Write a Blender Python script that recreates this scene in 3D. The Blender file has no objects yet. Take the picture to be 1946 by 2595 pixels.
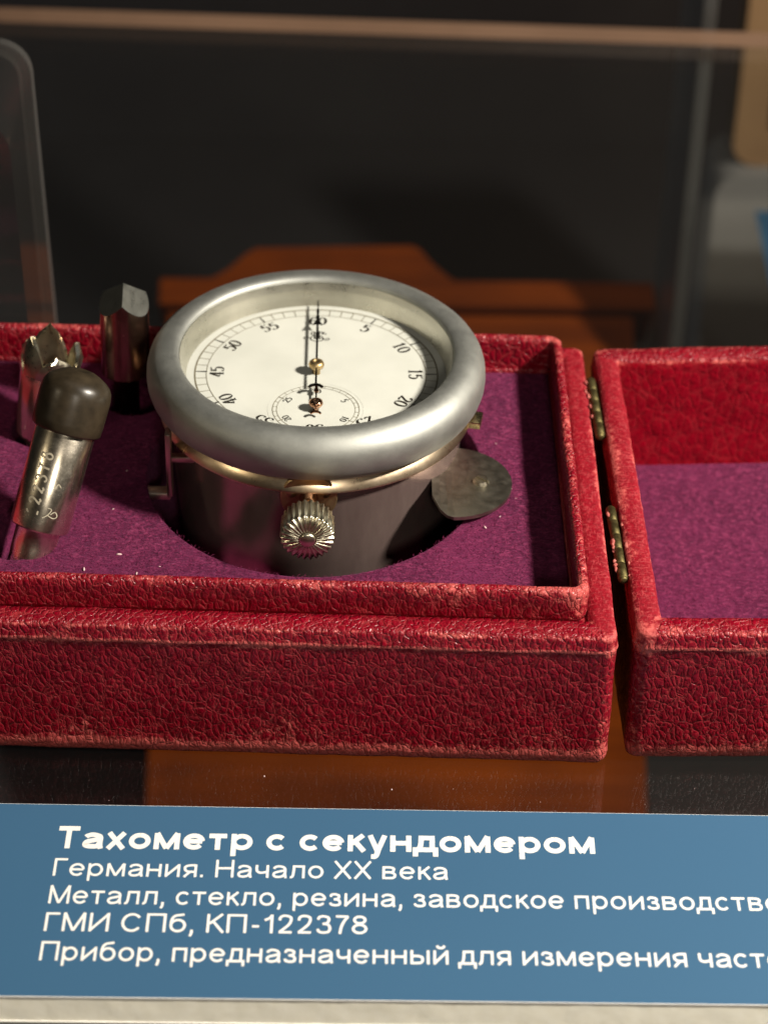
import bpy, bmesh, math, random
from mathutils import Vector, Matrix, noise

random.seed(7)
MM = 0.001
sc = bpy.context.scene
col = sc.collection
PI = math.pi

# ------------------------------------------------------------------ camera
cam_d = bpy.data.cameras.new("camera")
cam = bpy.data.objects.new("camera", cam_d)
col.objects.link(cam)
pit, rol = math.radians(38.3), math.radians(0.6)
fw = Vector((0, math.cos(pit), -math.sin(pit)))
u0 = Vector((0, math.sin(pit), math.cos(pit)))
r0 = Vector((1, 0, 0))
rt = r0 * math.cos(rol) + u0 * math.sin(rol)
up = u0 * math.cos(rol) - r0 * math.sin(rol)
M = Matrix((rt, up, -fw)).transposed().to_4x4()
M.translation = Vector((0, 0, 290)) * MM
cam.matrix_world = M
cam_d.sensor_fit = 'VERTICAL'
cam_d.sensor_height = 36
cam_d.sensor_width = 27
cam_d.lens = 36 * 5774 / 2595
cam_d.clip_start = 0.01
cam_d.clip_end = 20
cam_d.dof.use_dof = True
cam_d.dof.focus_distance = 0.404
cam_d.dof.aperture_fstop = 80.1 / 4.6
sc.camera = cam

# ------------------------------------------------------------------ light
w = bpy.data.worlds.new("World")
sc.world = w
w.use_nodes = True
w.node_tree.nodes["Background"].inputs[0].default_value = (1.0, 0.93, 0.84, 1)
w.node_tree.nodes["Background"].inputs[1].default_value = 0.007


def lamp(name, loc, target, size, power, color, spread=PI):
    d = bpy.data.lights.new(name, 'AREA')
    d.shape = 'DISK'
    d.size = size * MM
    d.energy = power
    d.color = color
    d.spread = spread
    o = bpy.data.objects.new(name, d)
    col.objects.link(o)
    o.location = Vector(loc) * MM
    o.rotation_euler = (Vector(target) - Vector(loc)).to_track_quat('-Z', 'Y').to_euler()
    return o


WC = (-13.6, 354, 40)
lamp("key_lamp", (WC[0] + 440, WC[1] - 135, 40 + 400), WC, 62, 8.6, (1.0, 0.915, 0.80))
lamp("left_lamp", (WC[0] - 470, WC[1] - 260, 40 + 330), WC, 26, 0.26, (1.0, 0.84, 0.58))
lamp("case_ceiling_lamp", (WC[0] + 20, WC[1] + 60, 640), WC, 420, 0.09, (0.93, 0.97, 1.0))
lamp("front_lamp", (90, -330, 430), (0, 320, 0), 110, 1.0, (1.0, 0.90, 0.76))
lamp("lower_right_fill", (420, 760, -30), (120, 960, -200), 60, 0.7, (1.0, 0.62, 0.38))  # added fill out of view, warms the background on the right
lamp("lower_left_fill", (-430, 700, -40), (-160, 980, -150), 60, 0.28, (0.6, 0.8, 1.0))  # added cool fill, also unseen, tints the left background blue
sc.view_settings.view_transform = 'Standard'
sc.view_settings.look = 'None'
sc.view_settings.exposure = 0
sc.view_settings.gamma = 1
sc.view_settings.use_curve_mapping = False
sc.render.engine = 'CYCLES'
sc.cycles.max_bounces = 10
sc.cycles.transparent_max_bounces = 16
sc.cycles.caustics_reflective = False
sc.cycles.caustics_refractive = False
sc.cycles.sample_clamp_indirect = 1.2
try:
    sc.cycles.use_denoising = True
except Exception:
    pass


# ------------------------------------------------------------------ materials
class NB:
    """small node builder"""

    def __init__(s, name):
        s.m = bpy.data.materials.new(name)
        s.m.use_nodes = True
        s.t = s.m.node_tree
        s.n = s.t.nodes
        s.b = s.n["Principled BSDF"]
        s.out = s.n["Material Output"]

    def new(s, typ, **kw):
        n = s.n.new(typ)
        for k, v in kw.items():
            if k.startswith("i_"):
                key = k[2:]
                n.inputs[int(key) if key.isdigit() else key.replace("_", " ")].default_value = v
            else:
                setattr(n, k, v)
        return n

    def link(s, a, b):
        s.t.links.new(a, b)

    def coords(s, scale=1000.0, rot=(0, 0, 0), sc3=(1, 1, 1)):
        tc = s.new("ShaderNodeTexCoord")
        mp = s.new("ShaderNodeMapping")
        mp.inputs["Scale"].default_value = tuple(scale * k for k in sc3)
        mp.inputs["Rotation"].default_value = rot
        s.link(tc.outputs["Object"], mp.inputs["Vector"])
        return mp.outputs["Vector"]

    def noise(s, vec, scale, detail=3, rough=0.5, dist=0.0):
        n = s.new("ShaderNodeTexNoise", i_Scale=scale, i_Detail=detail, i_Roughness=rough, i_Distortion=dist)
        s.link(vec, n.inputs["Vector"])
        return n.outputs["Fac"]

    def ramp(s, fac, stops, interp='LINEAR'):
        r = s.new("ShaderNodeValToRGB")
        r.color_ramp.interpolation = interp
        e = r.color_ramp.elements
        while len(e) < len(stops):
            e.new(0.5)
        for el, (p, c) in zip(e, stops):
            el.position = p
            el.color = (c, c, c, 1) if isinstance(c, (int, float)) else (*c, 1)
        s.link(fac, r.inputs["Fac"])
        return r.outputs["Color"]

    def math(s, op, a, b=None, clamp=False):
        n = s.new("ShaderNodeMath", operation=op, use_clamp=clamp)
        for i, v in enumerate((a, b)):
            if v is None:
                continue
            if isinstance(v, (int, float)):
                n.inputs[i].default_value = v
            else:
                s.link(v, n.inputs[i])
        return n.outputs[0]

    def mix(s, fac, a, b):
        n = s.new("ShaderNodeMix", data_type='RGBA')
        for i, v in ((0, fac), (6, a), (7, b)):
            if isinstance(v, (int, float)):
                n.inputs[i].default_value = v
            elif isinstance(v, tuple):
                n.inputs[i].default_value = (*v, 1)
            else:
                s.link(v, n.inputs[i])
        return n.outputs[2]

    def bump(s, h, strength, dist):
        n = s.new("ShaderNodeBump", i_Strength=strength, i_Distance=dist * MM)
        s.link(h, n.inputs["Height"])
        s.link(n.outputs["Normal"], s.b.inputs["Normal"])

    def set(s, **kw):
        for k, v in kw.items():
            key = k.replace("_", " ")
            inp = s.b.inputs[key]
            if hasattr(v, "is_linked"):
                s.link(v, inp)
            else:
                inp.default_value = (*v, 1) if isinstance(v, tuple) and len(v) == 3 else v


MAT = {}


def leather_mat(name, dark, mid, pale, cell=0.62, cloth=False, gloss=0.33, cr=0.55, wrinkle=False):
    b = NB(name)
    v = b.coords()
    n1 = b.noise(v, 0.12, 4)
    att = b.new("ShaderNodeAttribute", attribute_name="wear").outputs["Fac"]
    if cloth:
        tc = b.coords(sc3=(1, 1, 1))
        wx = b.noise(b.coords(sc3=(1.0, 0.3, 1.0)), 3.0, 2)
        wy = b.noise(b.coords(sc3=(0.3, 1.0, 1.0)), 3.0, 2)
        h = b.math('MAXIMUM', wx, wy)
        h = b.math('MULTIPLY', h, b.math('ADD', b.noise(v, 1.4, 3), 0.55))
        crease = b.ramp(h, [(0.56, 0.0), (0.78, 0.8)])
        height = h
    else:
        # warped cells, stretched along a slanted direction: grain leather with dusty creases
        nz = b.new("ShaderNodeTexNoise", i_Scale=0.4, i_Detail=2.0)
        b.link(v, nz.inputs["Vector"])
        vs = b.new("ShaderNodeVectorMath", operation='SCALE')
        b.link(nz.outputs["Color"], vs.inputs[0])
        vs.inputs["Scale"].default_value = 1.35
        va = b.new("ShaderNodeVectorMath", operation='ADD')
        b.link(b.coords(rot=(0, math.radians(24), 0), sc3=(1.0, 1.0, 0.55)), va.inputs[0])
        b.link(vs.outputs[0], va.inputs[1])
        vo = b.new("ShaderNodeTexVoronoi", feature='DISTANCE_TO_EDGE', i_Scale=cell)
        b.link(va.outputs[0], vo.inputs["Vector"])
        vf = b.new("ShaderNodeTexVoronoi", feature='DISTANCE_TO_EDGE', i_Scale=cell * 1.8)
        b.link(va.outputs[0], vf.inputs["Vector"])
        c1 = b.ramp(vo.outputs["Distance"], [(0.0, 0.9), (0.05, 0.6), (0.13, 0.0)])
        c2 = b.ramp(vf.outputs["Distance"], [(0.0, 0.35), (0.07, 0.0)])
        crease = b.math('MAXIMUM', c1, c2)
        crease = b.math('MULTIPLY', crease, b.ramp(b.noise(v, 0.33, 3, 0.6), [(0.33, 0.12), (0.62, 1.0)]))
        pebble = b.ramp(vo.outputs["Distance"], [(0.0, 0.0), (0.08, 0.5), (0.2, 0.85), (0.42, 1.0)])
        pebble2 = b.ramp(vf.outputs["Distance"], [(0.0, 0.0), (0.12, 0.7), (0.3, 1.0)])
        height = b.math('ADD', b.math('MULTIPLY', pebble, 1.3), b.math('MULTIPLY', pebble2, 0.45))
        height = b.math('ADD', height, b.math('MULTIPLY', b.noise(v, 1.6, 2), 0.35))
    base = b.mix(b.ramp(n1, [(0.2, 0.2), (0.8, 0.8)]), dark, mid)
    base = b.mix(b.ramp(b.noise(v, 1.35, 4, 0.7), [(0.42, 0.0), (0.66, 0.4)]), base, tuple(k * 0.25 for k in dark))
    c = b.mix(b.math('MULTIPLY', crease, cr), base, pale)
    # scuffed through along the edges, blotchy
    wn = b.math('ADD', b.noise(v, 0.75, 5, 0.75), b.math('MULTIPLY', b.noise(v, 0.07, 3), 0.75))
    wf = b.math('ADD', b.math('SUBTRACT', wn, 1.12), b.math('MULTIPLY', att, 0.72))
    wf = b.ramp(wf, [(0.0, 0.0), (0.16, 1.0)])
    wcol = b.mix(b.noise(v, 1.5, 3), (0.36, 0.03, 0.032), (0.68, 0.16, 0.14))
    c = b.mix(b.math('MULTIPLY', wf, 0.9), c, wcol)
    # tiny scattered scuffs
    sp = b.ramp(b.noise(v, 0.42, 6, 0.72), [(0.70, 0.0), (0.75, 1.0)])
    c = b.mix(b.math('MULTIPLY', sp, 0.7), c, (0.55, 0.15, 0.12))
    b.set(Base_Color=c, Roughness=b.ramp(b.noise(v, 0.8, 3), [(0.3, gloss - 0.08), (0.7, gloss + 0.16)]))
    b.b.inputs["Specular IOR Level"].default_value = 0.36
    if wrinkle:
        height = b.math('ADD', height, b.math('MULTIPLY', b.noise(b.coords(rot=(0, 0.9, 0), sc3=(0.9, 1.0, 1.2)), 0.10, 3, 0.5, 0.6), 11.0))
    b.bump(height, 0.5 if wrinkle else 1.0, 0.16)
    return b.m


MAT['leather'] = leather_mat("red grained leather", (0.15, 0.0, 0.007), (0.275, 0.0, 0.013), (0.44, 0.055, 0.058), cell=0.76)
MAT['leather_in'] = leather_mat("red inside leather", (0.19, 0.0005, 0.007), (0.28, 0.001, 0.011), (0.36, 0.04, 0.045), cell=0.5, cr=0.28, wrinkle=True)
MAT['cloth'] = leather_mat("red book cloth", (0.19, 0.001, 0.008), (0.30, 0.002, 0.013), (0.47, 0.075, 0.08), cloth=True, gloss=0.55)


def velvet():
    b = NB("purple felt lining")
    v = b.coords()
    f = b.noise(v, 0.75, 5, 0.75, 0.8)
    g = b.noise(b.coords(rot=(0, 0, 0.6), sc3=(0.7, 1.5, 1)), 1.25, 4, 0.7)
    s = b.noise(v, 0.05, 3)
    h = b.math('ADD', f, g)
    c = b.ramp(b.math('MULTIPLY', h, 0.5), [(0.37, (0.018, 0.001, 0.008)), (0.5, (0.092, 0.008, 0.036)), (0.63, (0.26, 0.038, 0.10))])
    c = b.mix(b.ramp(s, [(0.35, 0.0), (0.68, 0.6)]), c, (0.15, 0.014, 0.060))
    b.set(Base_Color=c, Roughness=0.95)
    b.b.inputs["Specular IOR Level"].default_value = 0.1
    b.b.inputs["Sheen Weight"].default_value = 0.15
    b.b.inputs["Sheen Roughness"].default_value = 0.5
    b.b.inputs["Sheen Tint"].default_value = (0.8, 0.35, 0.7, 1)
    b.bump(h, 0.9, 0.35)
    return b.m


MAT['velvet'] = velvet()


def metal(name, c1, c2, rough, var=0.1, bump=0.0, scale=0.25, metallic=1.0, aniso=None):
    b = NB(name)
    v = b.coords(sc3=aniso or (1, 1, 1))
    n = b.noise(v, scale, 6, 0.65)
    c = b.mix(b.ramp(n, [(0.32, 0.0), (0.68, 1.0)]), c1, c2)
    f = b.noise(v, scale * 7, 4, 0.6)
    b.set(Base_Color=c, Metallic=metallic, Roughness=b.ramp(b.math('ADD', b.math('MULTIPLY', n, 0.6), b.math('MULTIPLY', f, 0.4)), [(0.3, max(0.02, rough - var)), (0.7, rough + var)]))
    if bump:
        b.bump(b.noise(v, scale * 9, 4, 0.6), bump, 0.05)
    return b.m


MAT['bezel'] = metal("satin nickel", (0.38, 0.39, 0.365), (0.43, 0.44, 0.41), 0.60, 0.05, 0.25)
MAT['rehaut'] = metal("aged silver", (0.62, 0.60, 0.52), (0.69, 0.67, 0.58), 0.30, 0.06, 0.05)
MAT['polish'] = metal("polished nickel", (0.60, 0.55, 0.46), (0.72, 0.66, 0.56), 0.10, 0.05, 0.0)
MAT['body'] = metal("polished case nickel", (0.48, 0.34, 0.315), (0.60, 0.44, 0.40), 0.2, 0.07, 0.08, 0.3, metallic=0.82, aniso=(1, 1, 0.3))  # reddish base stands in for the lining reflected in the nickel
MAT['band'] = metal("gilt rim band", (0.80, 0.62, 0.42), (0.86, 0.70, 0.50), 0.30, 0.05, 0.0)
MAT['sleeve'] = metal("worn nickel sleeve", (0.80, 0.72, 0.58), (0.90, 0.82, 0.68), 0.25, 0.05, 0.08, 0.4)
MAT['brass'] = metal("tarnished brass", (0.46, 0.32, 0.15), (0.60, 0.45, 0.24), 0.42, 0.12, 0.3, 0.5)
MAT['gold'] = metal("pale brass", (0.62, 0.50, 0.26), (0.74, 0.62, 0.36), 0.25, 0.08, 0.1, 0.5)
MAT['crown'] = metal("worn nickel", (0.62, 0.57, 0.43), (0.74, 0.69, 0.54), 0.30, 0.08, 0.0)
MAT['plate'] = metal("dull grey metal", (0.29, 0.27, 0.22), (0.37, 0.345, 0.285), 0.40, 0.08, 0.3, 0.6)
MAT['steel'] = metal("ground steel", (0.52, 0.53, 0.47), (0.57, 0.58, 0.52), 0.30, 0.05, 0.05, 0.5)
MAT['shaft'] = metal("shade-darkened shaft", (0.22, 0.14, 0.11), (0.30, 0.19, 0.15), 0.24, 0.06)  # shadow and dark red reflection put into the metal's colour
MAT['copper'] = metal("coppered steel", (0.42, 0.22, 0.13), (0.55, 0.32, 0.2), 0.16, 0.05)
MAT['blued'] = metal("dark hand steel", (0.035, 0.025, 0.02), (0.06, 0.045, 0.035), 0.3, 0.05)
MAT['hinge'] = metal("old hinge brass", (0.09, 0.075, 0.03), (0.19, 0.16, 0.07), 0.58, 0.1, 0.6, 0.9)
MAT['hook'] = metal("bracket nickel", (0.62, 0.52, 0.42), (0.74, 0.62, 0.50), 0.34, 0.06)


def simple(name, c1, c2, rough, scale=0.3, bump=0.0, bscale=None, spec=0.5, coat=0.0, bd=0.05):
    b = NB(name)
    v = b.coords()
    n = b.noise(v, scale, 5, 0.6)
    b.set(Base_Color=b.mix(b.ramp(n, [(0.3, 0.0), (0.7, 1.0)]), c1, c2), Roughness=rough)
    b.b.inputs["Specular IOR Level"].default_value = spec
    b.b.inputs["Coat Weight"].default_value = coat
    if bump:
        b.bump(b.noise(v, bscale or scale * 6, 4), bump, bd)
    return b.m


MAT['nap'] = simple("felt fibres", (0.06, 0.005, 0.026), (0.24, 0.034, 0.10), 0.95, 0.8, spec=0.1)
MAT['rubber'] = simple("old rubber", (0.018, 0.0135, 0.008), (0.042, 0.031, 0.018), 0.34, 0.35, 0.3, 1.2, 0.5)
MAT['ink'] = simple("black dial print", (0.012, 0.010, 0.008), (0.03, 0.025, 0.018), 0.5, 1.0)
MAT['ink_soft'] = simple("faded dial print", (0.14, 0.125, 0.085), (0.24, 0.215, 0.15), 0.5, 0.8)
MAT['engraving'] = simple("engraved pale metal", (0.34, 0.30, 0.22), (0.55, 0.5, 0.38), 0.5, 1.0)
MAT['white_print'] = simple("white print", (0.80, 0.79, 0.74), (0.84, 0.83, 0.78), 0.6, 0.5)
MAT['paper'] = simple("white card edge", (0.88, 0.87, 0.83), (0.92, 0.90, 0.86), 0.7, 0.6)
MAT['foam'] = simple("cream foam core", (0.88, 0.85, 0.72), (0.93, 0.91, 0.80), 0.9, 0.5, 0.25, 1.0, 0.2, bd=0.1)
MAT['flake'] = simple("pale lint", (0.62, 0.42, 0.42), (0.8, 0.62, 0.6), 0.8, 0.6)
MAT['torn'] = simple("torn leather backing", (0.30, 0.05, 0.04), (0.52, 0.17, 0.14), 0.8, 0.9)


def dial_mat():
    b = NB("cream enamel dial")
    v = b.coords()
    n = b.noise(v, 0.10, 4)
    c = b.mix(b.ramp(n, [(0.35, 0.0), (0.65, 1.0)]), (0.63, 0.645, 0.605), (0.69, 0.705, 0.665))
    spt = b.ramp(b.noise(v, 0.85, 5, 0.7), [(0.69, 0.0), (0.76, 1.0)])
    c = b.mix(b.math('MULTIPLY', spt, 0.35), c, (0.40, 0.36, 0.24))
    b.set(Base_Color=c, Roughness=0.38)
    b.bump(b.noise(v, 0.5, 4), 0.06, 0.05)
    return b.m


MAT['dial'] = dial_mat()


def card_mat():
    b = NB("blue printed card")
    v = b.coords()
    n = b.noise(v, 0.02, 2)
    c = b.mix(n, (0.034, 0.103, 0.194), (0.039, 0.114, 0.211))
    c = b.mix(b.math('MULTIPLY', b.noise(v, 2.2, 3, 0.7), 0.22), c, (0.029, 0.086, 0.158))
    b.set(Base_Color=c, Roughness=0.55)
    b.b.inputs["Specular IOR Level"].default_value = 0.35
    b.bump(b.noise(v, 1.6, 3), 0.08, 0.05)
    return b.m


MAT['card'] = card_mat()


def wood_mat(name, c1, c2, rough=0.35):
    b = NB(name)
    v = b.coords(sc3=(0.05, 1.0, 1.0))
    n = b.noise(v, 0.22, 6, 0.6, 0.8)
    big = b.noise(b.coords(), 0.018, 2)
    c = b.mix(b.ramp(n, [(0.35, 0.0), (0.65, 1.0)]), c1, c2)
    c = b.mix(b.ramp(big, [(0.4, 0.0), (0.62, 0.6)]), c, tuple(k * 0.5 for k in c1))
    b.set(Base_Color=c, Roughness=rough)
    b.b.inputs["Specular IOR Level"].default_value = 0.08
    b.bump(n, 0.1, 0.2)
    return b.m


MAT['wood'] = wood_mat("orange polished wood", (0.10, 0.016, 0.0), (0.165, 0.029, 0.0), 0.8)
MAT['tan'] = simple("tan leather tablet", (0.17, 0.095, 0.042), (0.22, 0.13, 0.06), 0.6, 0.06, 0.3, 0.5)
MAT['dark_felt'] = simple("dark case cloth", (0.014, 0.013, 0.0135), (0.019, 0.018, 0.018), 0.95, 0.01, 0.3, 0.8, 0.1)
MAT['black'] = simple("black plinth", (0.018, 0.018, 0.018), (0.028, 0.027, 0.026), 0.8, 0.05, spec=0.2)


def glass_sheet(name, tint=(0.97, 0.985, 0.98), rough=0.02, ior=1.5, haze=0.0):
    """clear sheet: transmits straight through, mirrors by Fresnel"""
    b = NB(name)
    b.n.remove(b.b)
    tr = b.new("ShaderNodeBsdfTransparent")
    tr.inputs[0].default_value = (*tint, 1)
    gl = b.new("ShaderNodeBsdfGlossy", i_Roughness=rough)
    lw = b.new("ShaderNodeLayerWeight", i_Blend=0.5)
    f0 = ((ior - 1) / (ior + 1)) ** 2
    fr = b.math('ADD', b.math('MULTIPLY', b.math('POWER', lw.outputs["Facing"], 5.0), 1 - f0), f0)
    mx = b.new("ShaderNodeMixShader")
    b.link(fr, mx.inputs[0])
    b.link(tr.outputs[0], mx.inputs[1])
    b.link(gl.outputs[0], mx.inputs[2])
    last = mx.outputs[0]
    if haze:
        df = b.new("ShaderNodeBsdfDiffuse")
        df.inputs[0].default_value = (0.8, 0.78, 0.74, 1)
        m2 = b.new("ShaderNodeMixShader")
        m2.inputs[0].default_value = haze
        b.link(last, m2.inputs[1])
        b.link(df.outputs[0], m2.inputs[2])
        last = m2.outputs[0]
    b.link(last, b.out.inputs["Surface"])
    return b.m


MAT['glass'] = glass_sheet("clear glass", haze=0.0015)
MAT['crystal'] = glass_sheet("watch crystal", (0.99, 0.99, 0.97), 0.03, 1.35)
MAT['acrylic'] = glass_sheet("clear acrylic", (0.93, 0.93, 0.93), 0.08, 1.5, haze=0.008)
_b = NB("solid clear acrylic")
_b.set(Base_Color=(0.93, 0.93, 0.92), Roughness=0.06, IOR=1.49)
_b.b.inputs["Transmission Weight"].default_value = 1.0
MAT['acrylic_solid'] = _b.m
MAT['acrylic_hazy'] = glass_sheet("hazy acrylic", (0.86, 0.84, 0.80), 0.25, 1.5, haze=0.16)
MAT['glass_edge'] = simple("glow-tinted glass edge", (0.20, 0.115, 0.075), (0.34, 0.20, 0.13), 0.3, 0.012, spec=0.8)  # warm light reflected along the edge is put into its colour
MAT['acrylic_edge'] = glass_sheet("acrylic edge", (0.5, 0.49, 0.47), 0.3, 1.5, haze=0.045)


# ------------------------------------------------------------------ mesh helpers
def thing(name, label, cat, loc=(0, 0, 0), group=None):
    o = bpy.data.objects.new(name, None)
    col.objects.link(o)
    o.location = Vector(loc) * MM
    o.empty_display_size = 0.01
    o['label'] = label
    o['category'] = cat
    if group:
        o['group'] = group
    o['_o'] = tuple(float(k) for k in loc)
    return o


def root_of(o):
    while o.parent:
        o = o.parent
    return o


def obj(name, verts, faces, mat, parent=None, local=False, smooth=True, mats=None, fmat=None, wear=None, auto=None, kind=None):
    """verts in mm; world coordinates unless local"""
    if parent is not None and not local:
        ox = root_of(parent).get('_o', (0, 0, 0))
        verts = [(a - ox[0], b - ox[1], c - ox[2]) for a, b, c in verts]
    me = bpy.data.meshes.new(name)
    me.from_pydata([(a * MM, b * MM, c * MM) for a, b, c in verts], [], faces)
    me.update()
    for m_ in (mats or [mat]):
        me.materials.append(MAT[m_])
    if fmat:
        me.polygons.foreach_set("material_index", fmat)
    bm = bmesh.new()
    bm.from_mesh(me)
    bmesh.ops.recalc_face_normals(bm, faces=bm.faces)
    if auto:
        for e in bm.edges:
            if len(e.link_faces) == 2 and e.calc_face_angle(0) > math.radians(auto):
                e.smooth = False
    bm.to_mesh(me)
    bm.free()
    if smooth:
        me.polygons.foreach_set("use_smooth", [True] * len(me.polygons))
    if wear:
        at = me.attributes.new("wear", 'FLOAT', 'POINT')
        at.data.foreach_set("value", wear)
    o = bpy.data.objects.new(name, me)
    col.objects.link(o)
    if parent is not None:
        o.parent = parent
    if kind:
        o['kind'] = kind
    return o


def xf(verts, m):
    return [tuple(m @ Vector(v)) for v in verts]


def lathe(prof, n=96, closed=False, cap0=True, cap1=True, a0=0.0):
    """prof: (r,z) list, about z"""
    v, f = [], []
    k = len(prof)
    for i in range(n):
        a = a0 + 2 * PI * i / n
        for r, z in prof:
            v.append((r * math.cos(a), r * math.sin(a), z))
    for i in range(n):
        j = (i + 1) % n
        for q in range(k if closed else k - 1):
            p = (q + 1) % k
            f.append((i * k + q, j * k + q, j * k + p, i * k + p))
    if not closed:
        if cap0:
            f.append(tuple(i * k for i in range(n)))
        if cap1:
            f.append(tuple(i * k + k - 1 for i in range(n)))
    return v, f


def prism(poly, z0, z1):
    n = len(poly)
    v = [(x, y, z0) for x, y in poly] + [(x, y, z1) for x, y in poly]
    f = [tuple(range(n)), tuple(range(n, 2 * n))] + [(i, (i + 1) % n, n + (i + 1) % n, n + i) for i in range(n)]
    return v, f


def bevel_box(x0, x1, y0, y1, z0, z1, bev=0.3, seg=2):
    bm = bmesh.new()
    bmesh.ops.create_cube(bm, size=1)
    for vv in bm.verts:
        vv.co = Vector(((x0 + x1) / 2 + vv.co.x * (x1 - x0), (y0 + y1) / 2 + vv.co.y * (y1 - y0), (z0 + z1) / 2 + vv.co.z * (z1 - z0)))
    if bev:
        bmesh.ops.bevel(bm, geom=list(bm.edges), offset=bev, segments=seg, affect='EDGES', profile=0.5)
    v = [tuple(q.co) for q in bm.verts]
    bm.verts.index_update()
    f = [tuple(q.index for q in p.verts) for p in bm.faces]
    bm.free()
    return v, f


def merge(parts):
    v, f = [], []
    for a, b in parts:
        o = len(v)
        v += a
        f += [tuple(i + o for i in q) for q in b]
    return v, f


def catmull(pts, k=6):
    if len(pts) < 3:
        return pts
    out = []
    P = [pts[0]] + list(pts) + [pts[-1]]
    for i in range(1, len(P) - 2):
        for s in range(k):
            t = s / k
            a, b, c, d = P[i - 1], P[i], P[i + 1], P[i + 2]
            out.append(tuple(0.5 * (2 * b[q] + (c[q] - a[q]) * t + (2 * a[q] - 5 * b[q] + 4 * c[q] - d[q]) * t * t + (3 * b[q] - a[q] - 3 * c[q] + d[q]) * t ** 3) for q in range(2)))
    out.append(tuple(pts[-1]))
    return out


def ribbon(pts, thin, thick, smooth=True, taper=False):
    """flat pen stroke: thick where it runs up and down, thin where it runs across"""
    p = catmull(pts) if smooth else list(pts)
    v, f = [], []
    n = len(p)
    for i in range(n):
        a, b = p[max(i - 1, 0)], p[min(i + 1, n - 1)]
        dx, dy = b[0] - a[0], b[1] - a[1]
        L = math.hypot(dx, dy) or 1
        dx, dy = dx / L, dy / L
        wd = thin + (thick - thin) * abs(dy) ** 1.5
        if taper:
            wd *= max(0.35, math.sin(PI * (0.12 + 0.76 * i / (n - 1))))
        v += [(p[i][0] - dy * wd / 2, p[i][1] + dx * wd / 2, 0), (p[i][0] + dy * wd / 2, p[i][1] - dx * wd / 2, 0)]
    for i in range(n - 1):
        f.append((2 * i, 2 * i + 1, 2 * i + 3, 2 * i + 2))
    return v, f


def ell(cx, cy, rx, ry, a0, a1, n=9):
    return [(cx + rx * math.cos(math.radians(a0 + (a1 - a0) * i / (n - 1))), cy + ry * math.sin(math.radians(a0 + (a1 - a0) * i / (n - 1)))) for i in range(n)]


GL = {  # strokes in a cell 0.62 wide, 1 high
    '0': [ell(0.31, 0.5, 0.25, 0.46, 90, 450, 17)],
    '1': [[(0.33, 1.0), (0.33, 0.02)], [(0.14, 0.80), (0.24, 0.86), (0.32, 0.98)], [(0.16, 0.03), (0.5, 0.03)]],
    '2': [[(0.08, 0.74), (0.12, 0.9), (0.3, 0.98), (0.5, 0.84), (0.46, 0.6), (0.26, 0.3), (0.08, 0.06)], [(0.08, 0.06), (0.24, 0.13), (0.42, 0.03), (0.56, 0.16)]],
    '3': [[(0.1, 0.82), (0.2, 0.96), (0.42, 0.95), (0.5, 0.76), (0.4, 0.58), (0.26, 0.54)], [(0.26, 0.54), (0.46, 0.48), (0.56, 0.27), (0.44, 0.07), (0.24, 0.02), (0.08, 0.16)]],
    '4': [[(0.42, 1.0), (0.42, 0.02)], [(0.42, 0.98), (0.04, 0.30)], [(0.04, 0.28), (0.6, 0.28)], [(0.28, 0.03), (0.56, 0.03)]],
    '5': [[(0.16, 0.95), (0.34, 0.9), (0.52, 0.98)], [(0.16, 0.95), (0.13, 0.54)], [(0.13, 0.54), (0.3, 0.64), (0.5, 0.52), (0.54, 0.3), (0.42, 0.08), (0.2, 0.03), (0.07, 0.16)]],
    '6': [[(0.5, 0.86), (0.36, 0.98), (0.16, 0.8), (0.07, 0.45), (0.14, 0.12), (0.3, 0.02), (0.48, 0.12), (0.54, 0.32), (0.44, 0.52), (0.28, 0.56), (0.1, 0.4)]],
    '7': [[(0.08, 0.95), (0.3, 0.9), (0.56, 0.97)], [(0.56, 0.97), (0.3, 0.5), (0.24, 0.02)]],
    '8': [ell(0.31, 0.75, 0.19, 0.22, 90, 450, 13), ell(0.31, 0.27, 0.24, 0.25, 90, 450, 13)],
}


def number(text, h, thin=0.045, thick=0.17, width=0.62, gap=0.04):
    """flat number centred on the origin, height h"""
    parts = []
    x = 0
    for ch in text:
        for st in GL[ch]:
            straight = len(st) == 2
            v, f = ribbon(st, thin, thick, smooth=not straight)
            parts.append(([(a + x, b, 0) for a, b, _ in v], f))
        x += width + gap
    tot = x - gap
    v, f = merge(parts)
    return [((a - tot / 2) * h, (b - 0.5) * h, 0) for a, b, _ in v], f


def fbm(p, f):
    return noise.noise(Vector(p) * f)


# tray walls: a profile of (inset, z, wear) swept round a quad with rounded corners
def inset_quad(q, o):
    n = len(q)
    lines = []
    for i in range(n):
        a, b = Vector(q[i]), Vector(q[(i + 1) % n])
        d = (b - a).normalized()
        nrm = Vector((-d.y, d.x))
        lines.append((a + nrm * o, d))
    out = []
    for i in range(n):
        p, d = lines[i - 1]
        r, e = lines[i]
        den = d.x * e.y - d.y * e.x
        t = ((r.x - p.x) * e.y - (r.y - p.y) * e.x) / den
        out.append(p + d * t)
    return out


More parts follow.
